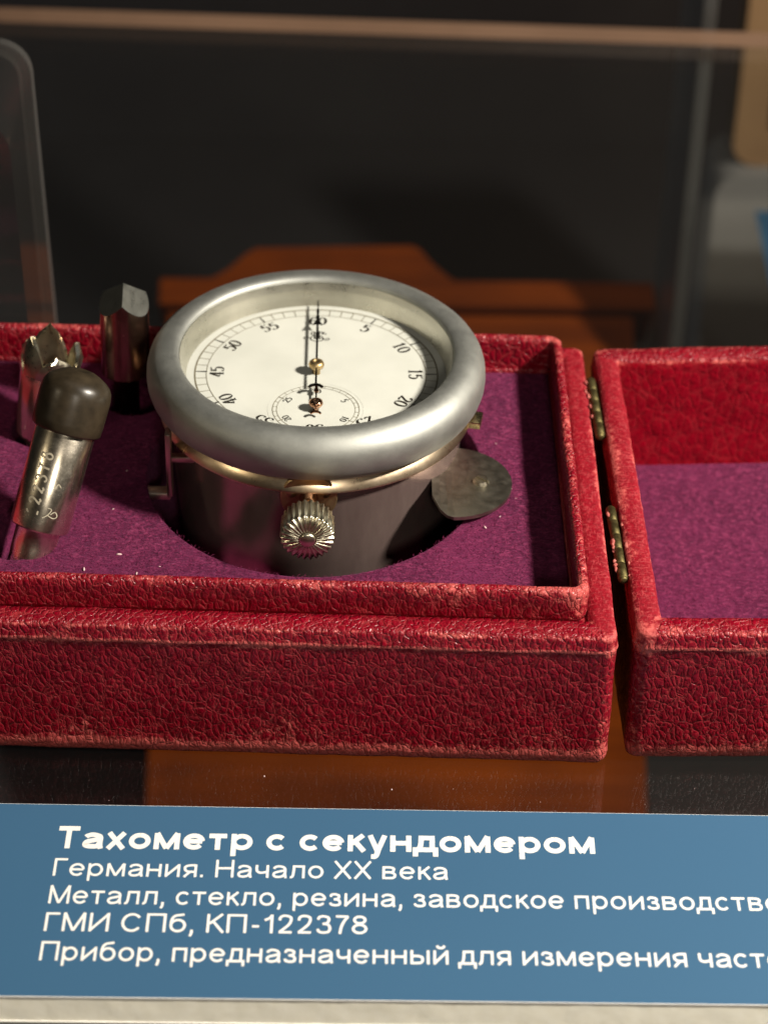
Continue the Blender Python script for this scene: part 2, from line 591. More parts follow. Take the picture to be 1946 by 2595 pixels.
def round_path(q, o, rad, side_n, ck=7):
    c = inset_quad(q, o)
    n = len(c)
    rr = max(rad - o, 0.3)
    segs = []
    for i in range(n):
        p, a, b = c[i], c[i - 1], c[(i + 1) % n]
        da, db = (a - p).normalized(), (b - p).normalized()
        ang = da.angle(db)
        t = rr / math.tan(ang / 2)
        cen = p + (da + db).normalized() * (rr / math.sin(ang / 2))
        s, e = p + da * t - cen, p + db * t - cen
        a0, a1 = math.atan2(s.y, s.x), math.atan2(e.y, e.x)
        while a1 < a0:
            a1 += 2 * PI
        segs.append([cen + Vector((math.cos(a0 + (a1 - a0) * k / ck), math.sin(a0 + (a1 - a0) * k / ck))) * rr for k in range(ck + 1)])
    pts, side = [], []
    for i in range(n):
        pts += segs[i]
        side += [i - 0.5] * (ck + 1)
        a, b = segs[i][-1], segs[(i + 1) % n][0]
        for k in range(1, side_n[i]):
            pts.append(a.lerp(b, k / side_n[i]))
            side.append(float(i))
    return pts, side


def tray(q, prof, rad, side_n, amp=0.12, matfn=None, seed=0.0, closed=True):
    v, f, wear, fm = [], [], [], []
    cols = []
    for o, z, wv in prof:
        pts, side = round_path(q, o, rad, side_n)
        cols.append((pts, z, wv, side))
    n, k = len(cols[0][0]), len(prof)
    for i in range(n):
        for pts, z, wv, side in cols:
            p = Vector((pts[i].x, pts[i].y, z))
            s = Vector((p.x + seed, p.y, p.z))
            d = noise.noise_vector(s * 0.11) * amp + noise.noise_vector(s * 0.45) * amp * 0.55 + noise.noise_vector(s * 1.3) * amp * 0.3
            if z < 0.6:
                d.z = abs(d.z)
            p += d
            v.append(tuple(p))
            corner = 0.22 if side[i] != int(side[i]) else 0.0
            wear.append(min(1.0, wv + corner))
    for i in range(n):
        j = (i + 1) % n
        for a in range(k if closed else k - 1):
            b = (a + 1) % k
            f.append((i * k + a, j * k + a, j * k + b, i * k + b))
            fm.append(matfn(cols[a][3][i], a) if matfn else 0)
    return v, f, wear, fm


def lerp_prof(keys, step):
    out = []
    for (a, b) in zip(keys[:-1], keys[1:]):
        L = math.hypot(b[0] - a[0], b[1] - a[1])
        m = max(1, int(L / step))
        for s in range(m):
            t = s / m
            out.append(tuple(a[q] + (b[q] - a[q]) * t for q in range(3)))
    out.append(keys[-1])
    return out


# ------------------------------------------------------------------ the setting
def struct(name, v, f, mat, **kw):
    o = obj(name, v, f, mat, smooth=False, **kw)
    o['kind'] = 'structure'
    return o


struct("case_floor", *bevel_box(-700, 700, 60, 1000, -272, -260, 0), 'dark_felt')
struct("case_back_wall", *bevel_box(-700, 700, 990, 1004, -259.9, 420, 0), 'dark_felt')
gv, gf = prism([(-330, 120), (330, 120), (330, 574.6), (-330, 608.2)], -4.5, 0)
gm = [0, 0, 1, 0, 1, 0]
shelf = struct("glass_shelf", gv, gf, 'glass', mats=['glass', 'glass_edge'], fmat=gm)

# ------------------------------------------------------------------ the open red case
CASE = (-20, 340, 0)
case = thing("leather_case", "open red grained leather case with purple lining and scuffed edges", "case", CASE)
# base: corners anticlockwise, front left first
BQ = [(-94, 297.4), (40.6, 293.9), (39.9, 383.4), (-94, 386.6)]
HB, LT = 30.5, 36.7
bp = lerp_prof([(1.6, 0.0, 0.5), (0.7, 0.25, 0.9), (0.15, 1.2, 0.95), (0.0, 2.6, 0.75), (0.0, 4.5, 0.25), (0.0, 14, 0.0), (0.0, 25.4, 0.0), (0.0, 26.8, 0.45), (-0.22, 27.35, 1.0), (-0.05, 27.75, 0.28), (0.1, 29.4, 0.16), (0.3, 30.15, 0.42), (0.8, HB, 0.2), (1.5, HB, 0.0), (3.0, HB, 0.0), (4.7, HB - 0.15, 0.0), (4.9, HB - 0.9, 0.0), (7.4, HB - 0.9, 0.0), (7.4, 2.0, 0.0), (7.4, 0.0, 0.0)], 0.9)


def base_mat(side, a):
    o, z, _ = bp[a]
    return 1 if (0.4 < side < 1.6 and z > 28.4) else 0


v, f, wr, fm = tray(BQ, bp, 2.2, [150, 100, 150, 30], 0.16, base_mat)
obj("base_shell", v, f, None, case, mats=['leather', 'cloth'], fmat=fm, wear=wr)
LQ = inset_quad(BQ, 4.95)
LQ = [tuple(p) for p in LQ]
lp = lerp_prof([(0.0, HB - 0.6, 0.0), (0.0, HB + 1.0, 0.0), (0.0, LT - 1.6, 0.2), (0.15, LT - 0.45, 0.3), (0.6, LT, 0.34), (1.5, LT - 0.05, 0.3), (2.0, LT - 0.5, 0.2), (2.15, LT - 2.0, 0.0), (2.15, 20, 0.0), (1.8, 20, 0.0), (1.8, HB - 0.6, 0.0)], 0.6)
v, f, wr, fm = tray(LQ, lp, 2.9, [150, 100, 150, 30], 0.15, None, 31.0)
obj("inner_lip", v, f, 'leather', case, wear=wr)
b_in = [tuple(p) for p in inset_quad(BQ, 7.2)]
obj("base_floor", *prism(b_in, 0.6, 4.0), 'velvet', case, smooth=False)


# padded insert with cut-outs
def plate_with_holes(name, outer, holes, z0, z1, mat, parent, bevel=0.45):
    cu = bpy.data.curves.new(name, 'CURVE')
    cu.dimensions = '2D'
    cu.fill_mode = 'BOTH'
    cu.extrude = (z1 - z0) / 2 * MM - bevel * MM
    cu.bevel_depth = bevel * MM
    cu.bevel_resolution = 2
    cu.offset = -bevel * MM
    ox = root_of(parent)['_o']
    for pl in [outer] + holes:
        sp = cu.splines.new('POLY')
        sp.points.add(len(pl) - 1)
        for p, (x, y) in zip(sp.points, pl):
            p.co = ((x - ox[0]) * MM, (y - ox[1]) * MM, 0, 1)
        sp.use_cyclic_u = True
    tmp = bpy.data.objects.new(name + "_tmp", cu)
    col.objects.link(tmp)
    dg = bpy.context.evaluated_depsgraph_get()
    me = bpy.data.meshes.new_from_object(tmp.evaluated_get(dg))
    bpy.data.objects.remove(tmp)
    me.transform(Matrix.Translation((0, 0, ((z0 + z1) / 2 - ox[2]) * MM)))
    me.materials.clear()
    me.materials.append(MAT[mat])
    o = bpy.data.objects.new(name, me)
    col.objects.link(o)
    o.parent = parent
    return o


def circle(cx, cy, r, n=72, sy=1.0):
    return [(cx + r * math.cos(2 * PI * i / n), cy + sy * r * math.sin(2 * PI * i / n)) for i in range(n)]


def slot(x0, y0, x1, y1, r, n=10):
    d = math.atan2(y1 - y0, x1 - x0)
    p = [(x1 + r * math.cos(d - PI / 2 + PI * i / n), y1 + r * math.sin(d - PI / 2 + PI * i / n)) for i in range(n + 1)]
    p += [(x0 + r * math.cos(d + PI / 2 + PI * i / n), y0 + r * math.sin(d + PI / 2 + PI * i / n)) for i in range(n + 1)]
    return p


ZL = 28.8
outer = [tuple(p) for p in inset_quad(LQ, 2.4)]
plate_with_holes("lining_pad", outer, [circle(-13.2, 343.6, 31.6), slot(-66.5, 322.5, -64.5, 326.5, 6.6), circle(-65.5, 356, 6.6, 40), circle(-49.4, 366.5, 6.0, 40)], 6.0, ZL, 'velvet', case)

# lid
DQ = [(43.6, 294.8), (160, 296.5), (160, 388.5), (41.6, 382.6)]
HD = 31.0
dp = lerp_prof([(2.6, 0.0, 0.6), (1.4, 0.35, 0.95), (0.5, 1.4, 0.95), (0.15, 2.8, 0.7), (0.0, 5, 0.25), (0.0, 14, 0.0), (0.0, 25.6, 0.0), (-0.05, 27.1, 0.45), (-0.22, 27.65, 1.0), (-0.05, 28.05, 0.28), (0.12, 30.0, 0.16), (0.4, 30.7, 0.42), (1.6, HD, 0.25), (3.2, HD, 0.0), (4.4, HD - 0.2, 0.12), (4.85, HD - 0.8, 0.35), (5.0, HD - 2.2, 0.0), (5.0, 16, 0.0), (5.3, 4.4, 0.0), (7.0, 0.0, 0.0)], 0.9)


def lid_mat(side, a):
    o, z, _ = dp[a]
    if (side < -0.4 or side > 2.6) and z > 28.7 and o < 4.9:
        return 1
    return 2 if o > 4.7 else 0


v, f, wr, fm = tray(DQ, dp, 2.6, [110, 40, 110, 100], 0.17, lid_mat, 77.0)
obj("lid_shell", v, f, None, case, mats=['leather', 'cloth', 'leather_in'], fmat=fm, wear=wr)
d_in = [tuple(p) for p in inset_quad(DQ, 5.6)]
v, f = prism(d_in, 0.5, 4.9)
obj("lid_lining", v, f, 'velvet', case, smooth=False)


# hinges: barrels of five knuckles with a leaf each side
def hinge(p0, p1, z):
    a, b = Vector((p0[0], p0[1], z)), Vector((p1[0], p1[1], z))
    d = (b - a)
    L = d.length
    R = d.to_track_quat('Z', 'Y').to_matrix().to_4x4()
    T = Matrix.Translation(a) @ R
    e = bpy.data.objects.new("hinge", None)
    pin_v, pin_f = lathe([(0.5, -0.4), (0.75, -0.25), (0.75, L + 0.25), (0.5, L + 0.4)], 14)
    h = obj("hinge", xf(pin_v, T), pin_f, 'hinge', case)
    bpy.data.objects.remove(e)
    n = 5
    for i in range(n):
        s0, s1 = L * i / n + 0.04, L * (i + 1) / n - 0.04
        pr = [(0.84, s0), (0.93, s0 + 0.06), (0.94, (s0 + s1) / 2), (0.93, s1 - 0.06), (0.84, s1)]
        kv, kf = lathe(pr, 18)
        kv = [tuple(Vector(q) * 1.0 + noise.noise_vector(Vector(q) * 0.9) * 0.05) for q in kv]
        obj("knuckle", xf(kv, T), kf, 'hinge', h)
    return h


hinge((40.75, 372.0), (41.45, 353.4), 29.9)
hinge((41.75, 330.8), (42.6, 310.6), 29.9)
# torn covering along the hinge side
fl = []
for i in range(18):
    y = random.choice([random.uniform(353, 372), random.uniform(310, 332), random.uniform(310, 332)])
    side = random.choice([-1, 1])
    x = 40.75 + (372 - y) * 0.03 + side * random.uniform(0.9, 1.5)
    s = random.uniform(0.3, 1.0)
    bm = bmesh.new()
    bmesh.ops.create_icosphere(bm, subdivisions=1, radius=s)
    for q in bm.verts:
        q.co.x *= 0.45
        q.co.z *= 0.5
        q.co += noise.noise_vector(q.co * 2 + Vector((i, 0, 0))) * 0.4
    bm.verts.index_update()
    fl.append(([(q.co.x + x, q.co.y + y, q.co.z + HB + 0.1) for q in bm.verts], [tuple(k.index for k in p.verts) for p in bm.faces]))
    bm.free()
o = obj("torn_covering", *merge(fl), 'torn', case, kind='stuff')

# ------------------------------------------------------------------ the tachometer
wt = thing("tachometer", "round nickel tachometer with stopwatch dial, seated in the purple lining", "tachometer", (-13.5, 352.9, 4.2))
wt.rotation_euler = (math.radians(-2.1), math.radians(0.7), math.radians(0.8))
W0 = 4.2


def wl(v):  # z given above the shelf -> local
    return [(a, b, c - W0) for a, b, c in v]


def wpart(name, vf, mat, parent=None, **kw):
    return obj(name, wl(vf[0]), vf[1], mat, parent or wt, local=True, **kw)


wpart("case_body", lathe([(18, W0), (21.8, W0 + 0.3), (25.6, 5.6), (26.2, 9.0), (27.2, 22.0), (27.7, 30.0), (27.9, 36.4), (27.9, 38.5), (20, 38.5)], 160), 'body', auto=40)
wpart("rim_band", lathe([(26.0, 36.3), (29.3, 36.5), (29.75, 36.75), (29.7, 37.1), (28.6, 38.7), (28.2, 39.1), (26.2, 39.5), (26.0, 38.2)], 200, closed=True), 'band', auto=40)
bz = [(25.72, 48.55), (26.1, 48.95), (26.8, 49.2), (27.8, 49.3), (28.9, 49.1), (29.9, 48.6), (30.8, 47.8), (31.45, 46.8), (31.8, 45.6), (31.9, 44.3), (31.8, 43.0), (31.45, 41.8), (30.8, 40.7), (29.9, 39.9), (28.9, 39.4), (27.6, 39.2), (26.4, 39.3), (25.75, 40.0), (25.7, 44.0)]
wpart("bezel", lathe(bz, 200, closed=True), 'bezel', auto=50)
wpart("inner_wall", lathe([(25.9, 48.3), (25.62, 48.2), (25.45, 47.6), (25.15, 46.0), (24.5, 43.45), (26.6, 43.0), (27.2, 46.5)], 160, closed=True), 'rehaut', auto=35)
ZD = 43.5
dial = wpart("dial", lathe([(25.4, ZD - 1.2), (25.4, ZD)], 160), 'dial', smooth=False)
# crystal: shallow dome
cr = [(25.3 * k / 12, 46.7 + 0.5 * (1 - (k / 12) ** 2)) for k in range(13)]
cv, cf = lathe([(max(r, 0.01), z) for r, z in cr], 96, cap0=True, cap1=False)
wpart("crystal", (cv, cf), 'crystal')


def flat_ring(r0, r1, z, n=180, cx=0, cy=0):
    v, f = [], []
    for i in range(n):
        a = 2 * PI * i / n
        v += [(cx + r0 * math.cos(a), cy + r0 * math.sin(a), z), (cx + r1 * math.cos(a), cy + r1 * math.sin(a), z)]
    for i in range(n):
        j = (i + 1) % n
        f.append((2 * i, 2 * i + 1, 2 * j + 1, 2 * j))
    return v, f


def tick(cx, cy, ang, r0, r1, w0, w1, z):
    d = Vector((math.sin(ang), math.cos(ang)))
    n = Vector((d.y, -d.x))
    c = Vector((cx, cy))
    p = [c + d * r0 - n * w0 / 2, c + d * r0 + n * w0 / 2, c + d * r1 + n * w1 / 2, c + d * r1 - n * w1 / 2]
    return [(q.x, q.y, z) for q in p], [(0, 1, 2, 3)]


ZP = ZD + 0.04
wpart("minute_track", merge([flat_ring(22.75, 23.05, ZP), flat_ring(20.66, 20.8, ZP)] + [tick(0, 0, 2 * PI * i / 60, 20.75, 22.85, 0.15, 0.17, ZP) for i in range(60) if i % 5]), 'ink_soft', dial, smooth=False)
wpart("five_minute_marks", merge([tick(0, 0, 2 * PI * i / 60, 20.6, 22.9, 0.42, 0.2, ZP + 0.01) for i in range(0, 60, 5)]), 'ink', dial, smooth=False)
for i in range(5, 65, 5):
    nv, nf = number(str(i), 2.65, 0.05, 0.2, 0.62, 0.05)
    a = 2 * PI * i / 60
    R = 18.75
    m = Matrix.Translation((R * math.sin(a), R * math.cos(a), ZP + 0.01)) @ Matrix.Rotation(-a, 4, 'Z')
    wpart("numeral", (xf(nv, m), nf), 'ink', dial, smooth=False)
# interlaced monogram under the sixty
mono = [[(-0.55, 1.2), (-0.55, -1.0)], [(0.55, 1.3), (0.55, -1.0)], [(-0.15, 1.2), (-0.15, -0.9)], [(0.25, 1.2), (0.25, -0.9)]]
mparts = [ribbon(s, 0.14, 0.24, False) for s in mono]
for s in ([(-0.55, 0.15), (-1.15, 0.45), (-1.2, 1.0), (-0.75, 1.35), (-0.4, 0.95)],
          [(-2.6, -1.05), (-2.9, -0.7), (-2.5, -0.35), (-1.9, -0.55), (-1.5, -0.75), (-1.2, -0.35), (-0.6, 0.0)],
          [(-1.45, -0.6), (-1.2, -1.3), (-0.4, -1.75), (0.5, -1.75), (1.2, -1.4), (1.4, -0.8), (1.0, -0.2), (0.5, 0.15)],
          [(1.35, -0.8), (1.9, -0.95), (2.5, -0.75), (2.75, -1.05), (2.3, -1.4), (1.6, -1.35)],
          [(0.3, 1.55), (1.0, 1.3), (1.35, 0.85), (1.9, 0.6), (2.1, 0.85)], [(1.1, 0.55), (1.4, 0.95), (1.7, 1.35)],
          [(-0.6, -0.6), (0.0, -0.95), (0.7, -0.75), (1.0, -0.95)]):
    mparts.append(ribbon(s, 0.14, 0.28))
mv, mf = merge(mparts)
wpart("monogram", ([(a * 0.86 - 0.1, b * 1.1 + 13.2, ZP + 0.02) for a, b, _ in mv], mf), 'ink', dial, smooth=False)
# sunk seconds ring of thirty
SX, SY = 0.1, -12.45
sub = wpart("small_dial_track", merge([flat_ring(7.95, 8.08, ZP, 96, SX, SY), flat_ring(7.2, 7.3, ZP, 96, SX, SY)] + [tick(SX, SY, 2 * PI * i / 30, 7.25, 8.0, 0.10, 0.10, ZP) for i in range(30)] + [tick(SX, SY, 2 * PI * i / 30, 6.9, 8.0, 0.22, 0.12, ZP + 0.01) for i in range(0, 30, 5)]), 'ink_soft', dial, smooth=False)
wpart("small_dial_step", flat_ring(8.75, 8.95, ZP - 0.01, 96, SX, SY), 'dial', dial, smooth=False)
for i in range(5, 35, 5):
    nv, nf = number(str(i), 1.35, 0.07, 0.2, 0.6, 0.06)
    a = 2 * PI * i / 30
    m = Matrix.Translation((SX + 6.1 * math.sin(a), SY + 6.1 * math.cos(a), ZP + 0.01)) @ Matrix.Rotation(-a, 4, 'Z')
    wpart("numeral", (xf(nv, m), nf), 'ink', dial, smooth=False)

# hands
ZH = ZD + 1.75


def hand_outline(pts, t, z):
    poly = [(a, b) for a, b in pts] + [(-a, b) for a, b in reversed(pts)]
    return prism(poly, z, z + t)


hand = wpart("main_hand", hand_outline([(0.2, -6.3), (0.17, -1.0), (0.19, 0.0), (0.22, 9.0), (0.22, 14.7), (0.95, 14.3), (0.25, 16.1), (0.34, 17.3), (0.2, 18.2), (0.3, 19.3), (0.14, 20.4), (0.1, 23.4)], 0.22, ZH), 'blued', smooth=False)
cres = ell(0, -8.1, 1.55, 1.6, 20, 160, 12) + ell(0, -8.6, 1.25, 1.35, 150, 30, 12)
wpart("counterweight", prism(cres, ZH - 0.02, ZH + 0.2), 'blued', hand, smooth=False)
wpart("hand_hub", lathe([(0.75, ZD), (0.75, ZH - 0.5), (1.35, ZH - 0.3), (1.5, ZH + 0.2), (1.3, ZH + 0.75), (0.85, ZH + 0.95), (0.55, ZH + 0.95), (0.5, ZH + 0.75), (0.01, ZH + 0.75)], 36), 'brass', hand)
ZS = ZD + 0.95
sh = hand_outline([(0.15, -1.5), (0.15, 4.2), (0.5, 4.6), (0.1, 6.9)], 0.18, ZS)
sh = ([(a + SX, b + SY, c) for a, b, c in sh[0]], sh[1])
small = wpart("small_hand", sh, 'copper', smooth=False)
cres = ell(SX, SY - 3.3, 1.2, 1.4, 25, 155, 10) + ell(SX, SY - 3.75, 1.0, 1.2, 145, 35, 10)
wpart("counterweight", prism(cres, ZS, ZS + 0.16), 'copper', small, smooth=False)
hb_ = lathe([(0.6, ZD), (0.6, ZS - 0.2), (1.1, ZS), (1.35, ZS + 0.45), (1.2, ZS + 0.95), (0.8, ZS + 1.2), (0.4, ZS + 1.22), (0.35, ZS + 1.0), (0.01, ZS + 1.0)], 36)
wpart("hand_hub", ([(a + SX, b + SY, c) for a, b, c in hb_[0]], hb_[1]), 'copper', small)

# crown on the front, axis towards the reader
ZC = 35.2
CR = Matrix.Translation((-0.9, 0, ZC)) @ Matrix.Rotation(PI / 2, 4, 'X')  # local z -> -y


def crown(v):
    return xf(v, CR)


v, f = lathe([(0.01, 26.0), (5.0, 26.0), (5.2, 26.6), (5.2, 28.7), (4.95, 29.0), (0.01, 29.0)], 60, cap0=False, cap1=False)
cp = wpart("crown_plate", (crown(v), f), 'brass', auto=35)
for sx in (-3.1, 3.0):
    v, f = lathe([(0.85, 28.9), (0.95, 29.1), (0.9, 29.3), (0.01, 29.35)], 20, cap0=False, cap1=False)
    wpart("plate_screw", (crown([(a + sx, b + 1.2, c) for a, b, c in v]), f), 'brass', cp)
v, f = lathe([(1.75, 28.8), (1.75, 31.6), (2.0, 32.2), (2.0, 35.8)], 32)
wpart("crown_stem", (crown(v), f), 'copper', cp)
# fluted knob
NT = 26
kv, kf = [], []
prof = [(2.1, 35.6, 0), (4.2, 35.6, 0.4), (4.65, 36.0, 1), (4.7, 40.6, 1), (4.5, 41.0, 1), (3.0, 41.3, 0.8), (1.65, 41.5, 0.4), (1.55, 41.4, 0)]
NA = NT * 8
for i in range(NA):
    a = 2 * PI * i / NA
    t = math.cos(NT * a)
    t = math.copysign(abs(t) ** 0.8, t)
    for r, z, k in prof:
        rr = r + 0.2 * k * t * (r / 4.7)
        zz = z + (0.16 * k * t if z > 40.5 else 0)
        kv.append((rr * math.cos(a), rr * math.sin(a), zz))
K = len(prof)
for i in range(NA):
    j = (i + 1) % NA
    for q in range(K - 1):
        kf.append((i * K + q, j * K + q, j * K + q + 1, i * K + q + 1))
knob = wpart("crown_knob", (crown(kv), kf), 'crown', auto=50)
v, f = lathe([(1.45, 41.0), (1.45, 41.75), (1.2, 41.98), (0.01, 42.02)], 32, cap0=False, cap1=False)
wpart("crown_button", (crown(v), f), 'crown', knob)

# fixing ear on the right: half disc with a bent wing, screw in the middle
EX, EY, ER = 25.6, -16.6, 11.2     # local to the watch axis
EZ = 29.75
arc = [(EX + ER * math.cos(math.radians(a)), EY + ER * math.sin(math.radians(a))) for a in range(-90, 91, 9)]
pv, pf = prism(arc, EZ, EZ + 0.7)
ear = wpart("fixing_ear", (pv, pf), 'plate', smooth=False)
wing = []
wv, wf_ = [], []
cols_ = [(0.0, 0.0), (-1.2, 0.12), (-2.5, 0.5), (-3.9, 1.1)]
rows = 14
for dx, dz in cols_:
    hh = math.sqrt(max(0.0, 1 - (-dx / 4.6) ** 2)) * ER
    for r in range(rows + 1):
        y = EY - hh + 2 * hh * r / rows
        y2 = min(y, EY + ER * 0.85)
        wv.append((EX + dx + 0.05, y2, EZ + 0.02 + dz))
n1 = len(wv)
wv += [(a, b, c + 0.66) for a, b, c in wv]
for ci in range(len(cols_) - 1):
    for r in range(rows):
        a = ci * (rows + 1) + r
        q = (a, a + 1, a + rows + 2, a + rows + 1)
        wf_.append(q)
        wf_.append(tuple(k + n1 for k in reversed(q)))
border = [r for r in range(rows + 1)] + [c * (rows + 1) + rows for c in range(1, 4)] + [3 * (rows + 1) + r for r in range(rows - 1, -1, -1)] + [c * (rows + 1) for c in (2, 1)]
for i in range(len(border)):
    a, b = border[i], border[(i + 1) % len(border)]
    wf_.append((a, b, b + n1, a + n1))
wpart("ear_wing", (wv, wf_), 'plate', ear, smooth=False)
SXc, SYc = EX + 5.4, EY + 0.1
half = [(a, b) for a, b in circle(0, 0, 1.55, 40) if b > 0.24]
half = sorted(half, key=lambda p: -p[0])
for s in (1, -1):
    pv, pf = prism([(a, b * s) for a, b in half], EZ + 0.7, EZ + 1.3)
    pv = [(a * (0.8 if c > EZ + 1 else 1), b * (0.85 if c > EZ + 1 else 1), c) for a, b, c in pv]
    m = Matrix.Translation((SXc, SYc, 0)) @ Matrix.Rotation(math.radians(-38), 4, 'Z')
    wpart("screw_head", (xf(pv, m), pf), 'crown', ear, smooth=False)

# bent bracket on the left and small lever on the right, both under the bezel
br = wpart("side_bracket", bevel_box(-32.8, -26.9, -17.0, -14.2, 25.7, 27.2, 0.35), 'hook', auto=30)
wpart("bracket_upright", bevel_box(-27.6, -26.5, -17.2, -14.4, 26.5, 40.6, 0.3), 'hook', br, auto=30)
wpart("bracket_arm", bevel_box(-27.2, -21.6, -16.6, -15.0, 34.0, 35.2, 0.2), 'hook', br, auto=30)
lv = bevel_box(26.0, 31.9, -2.3, 1.6, 36.6, 38.2, 0.25)
m = Matrix.Translation((0, 0, 0)) @ Matrix.Rotation(math.radians(-11), 4, 'Z')
wpart("reset_lever", (xf(lv[0], m), lv[1]), 'gold', auto=30)


# ------------------------------------------------------------------ loose tips in the lining
def axis_frame(base, ax):
    z = Vector(ax).normalized()
    x = (Vector((1, 0, 0)) - z * z.x).normalized()
    m_ = Matrix((x, z.cross(x), z)).transposed().to_4x4()
    m_.translation = Vector(base)
    return m_


def tip(name, label, base, ax, cat="tip"):
    t = thing(name, label, cat, base)
    T = axis_frame((0, 0, 0), ax)
    return t, T


# rubber-capped adapter, leaning
A, TA = tip("rubber_tip", "leaning bright metal sleeve with dark rounded rubber cap and engraved number", (-63.6, 319.8, ZL - 1.0), (0.275, 0.45, 0.85))


def apart(name, vf, mat, T, parent, **kw):
    return obj(name, xf(vf[0], T), vf[1], mat, parent, local=True, **kw)


sleeve = apart("sleeve", lathe([(3.0, -4.0), (3.9, -3.6), (4.05, 1.0), (4.05, 4.2), (4.2, 4.45), (5.05, 4.5), (5.35, 4.8), (5.4, 5.4), (5.4, 23.6), (5.1, 24.0), (4.5, 24.2)], 72), 'sleeve', TA, A, auto=40)
apart("rubber_cap", lathe([(4.6, 23.0), (6.05, 23.05), (6.3, 23.4), (6.4, 25), (6.45, 28.5), (6.4, 30.0), (6.2, 31.2), (5.7, 32.1), (4.9, 32.8), (3.6, 33.6), (2.4, 34.1), (1.4, 34.3), (1.0, 34.0), (0.01, 33.95)], 72, cap1=False), 'rubber', TA, A)


def wrap(vf, r):
    out = []
    for x, y, z in vf[0]:
        a = -PI / 2 + x / r
        out.append((r * math.cos(a), r * math.sin(a), y))
    return out, vf[1]


for i, ch in enumerate("122378"):
    nv, nf = number(ch, 2.1, 0.13, 0.17)
    nv = [(-(b) * 1.1 - 1.5, a + 8.0 + i * 2.1, 0) for a, b, _ in nv]
    apart("engraved_digit", wrap((nv, nf), 5.44), 'engraving', TA, sleeve)
sq = [ribbon(s, 0.16, 0.2) for s in ([(0.6, 7.4), (1.4, 8.1), (1.9, 9.2), (1.2, 9.4)], [(1.4, 8.1), (2.6, 7.7), (3.2, 8.2), (2.6, 8.9), (1.9, 8.3)], [(1.5, 13.0), (1.9, 14.0), (2.5, 13.5)])]
apart("engraved_flourish", wrap(merge(sq), 5.44), 'engraving', TA, sleeve)

# pronged metal tip standing behind it
B, TB = tip("pronged_tip", "tubular nickel tip with a broken crown of pointed prongs behind the rubber cap", (-66.0, 354.6, ZL - 1.0), (0.12, 0.24, 0.96))
apart("tube", lathe([(3.0, -6), (3.4, -5.5), (3.4, -0.5), (4.6, 0.0), (5.3, 1.2), (5.3, 13.6), (4.9, 13.9), (4.5, 13.5), (4.3, 6.0), (0.01, 6.0)], 64, cap1=False), 'body', TB, B, auto=40)
for k, (a0, h, rr, fl_) in enumerate([(-138, 8.0, 5.3, 0.2), (-62, 4.6, 5.3, 0.6), (15, 6.4, 5.3, 1.4), (100, 8.6, 5.2, 0.2), (168, 6.0, 5.2, 0.6)]):
    pv, pf = [], []
    NW, NH = 6, 5
    for s, rad in ((0, 0.0), (1, -0.75)):
        for j in range(NH + 1):
            t = j / NH
            half_w = math.radians(45) * (1 - t ** 2.2) ** 0.7 + 0.03
            for i in range(NW + 1):
                q = -1 + 2 * i / NW
                a = math.radians(a0) + half_w * q
                r = rr + rad + fl_ * math.sin(t * PI * 0.75) - 1.0 * t * t + 0.55 * t * fbm((k * 9 + i * 1.3, j * 1.7, 0.4), 0.9)
                pv.append((r * math.cos(a), r * math.sin(a), 13.2 + h * t * (1 - 0.04 * q * q)))
    st = (NW + 1) * (NH + 1)
    for s in (0, 1):
        for j in range(NH):
            for i in range(NW):
                a = s * st + j * (NW + 1) + i
                pf.append((a, a + 1, a + NW + 2, a + NW + 1))
    rim = [i for i in range(NW + 1)] + [j * (NW + 1) + NW for j in range(1, NH + 1)] + [NH * (NW + 1) + i for i in range(NW - 1, -1, -1)] + [j * (NW + 1) for j in range(NH - 1, 0, -1)]
    for i in range(len(rim)):
        a, b = rim[i], rim[(i + 1) % len(rim)]
        pf.append((a, b, b + st, a + st))
    apart("prong", (pv, pf), 'crown', TB, B, auto=30)

# three-sided pointed tip near the watch
Cc, TC = tip("faceted_tip", "polished steel tip with a three-sided ground point beside the bezel", (-50.6, 363.6, ZL - 1.0), (0.02, 0.14, 0.99))
bm = bmesh.new()
bmesh.ops.create_cone(bm, cap_ends=True, segments=48, radius1=4.7, radius2=4.7, depth=22)
for q in bm.verts:
    q.co.z += 8.5 + 11
for ang in (-28, 92, 212):
    a = math.radians(ang)
    nrm = Vector((math.cos(a) * math.cos(math.radians(40)), math.sin(a) * math.cos(math.radians(40)), math.sin(math.radians(40))))
    bmesh.ops.bisect_plane(bm, geom=list(bm.verts) + list(bm.edges) + list(bm.faces), plane_co=Vector((0.0, 0.0, 27.2)), plane_no=nrm, clear_outer=True)
    ed = [e for e in bm.edges if e.is_boundary]
    bmesh.ops.edgenet_fill(bm, edges=ed)
bm.verts.index_update()
vf = ([tuple(q.co) for q in bm.verts], [tuple(k.index for k in p.verts) for p in bm.faces])
bm.free()
fmx = [0 if len(q) > 4 and min(vf[0][i][2] for i in q) > 9.5 else 1 for q in vf[1]]
apart("ground_point", vf, 'steel', TC, Cc, auto=22, mats=['steel', 'shaft'], fmat=fmx)
apart("shank", lathe([(2.2, -5), (2.5, -4.6), (2.5, 8.2), (3.4, 8.6)], 40), 'shaft', TC, Cc)

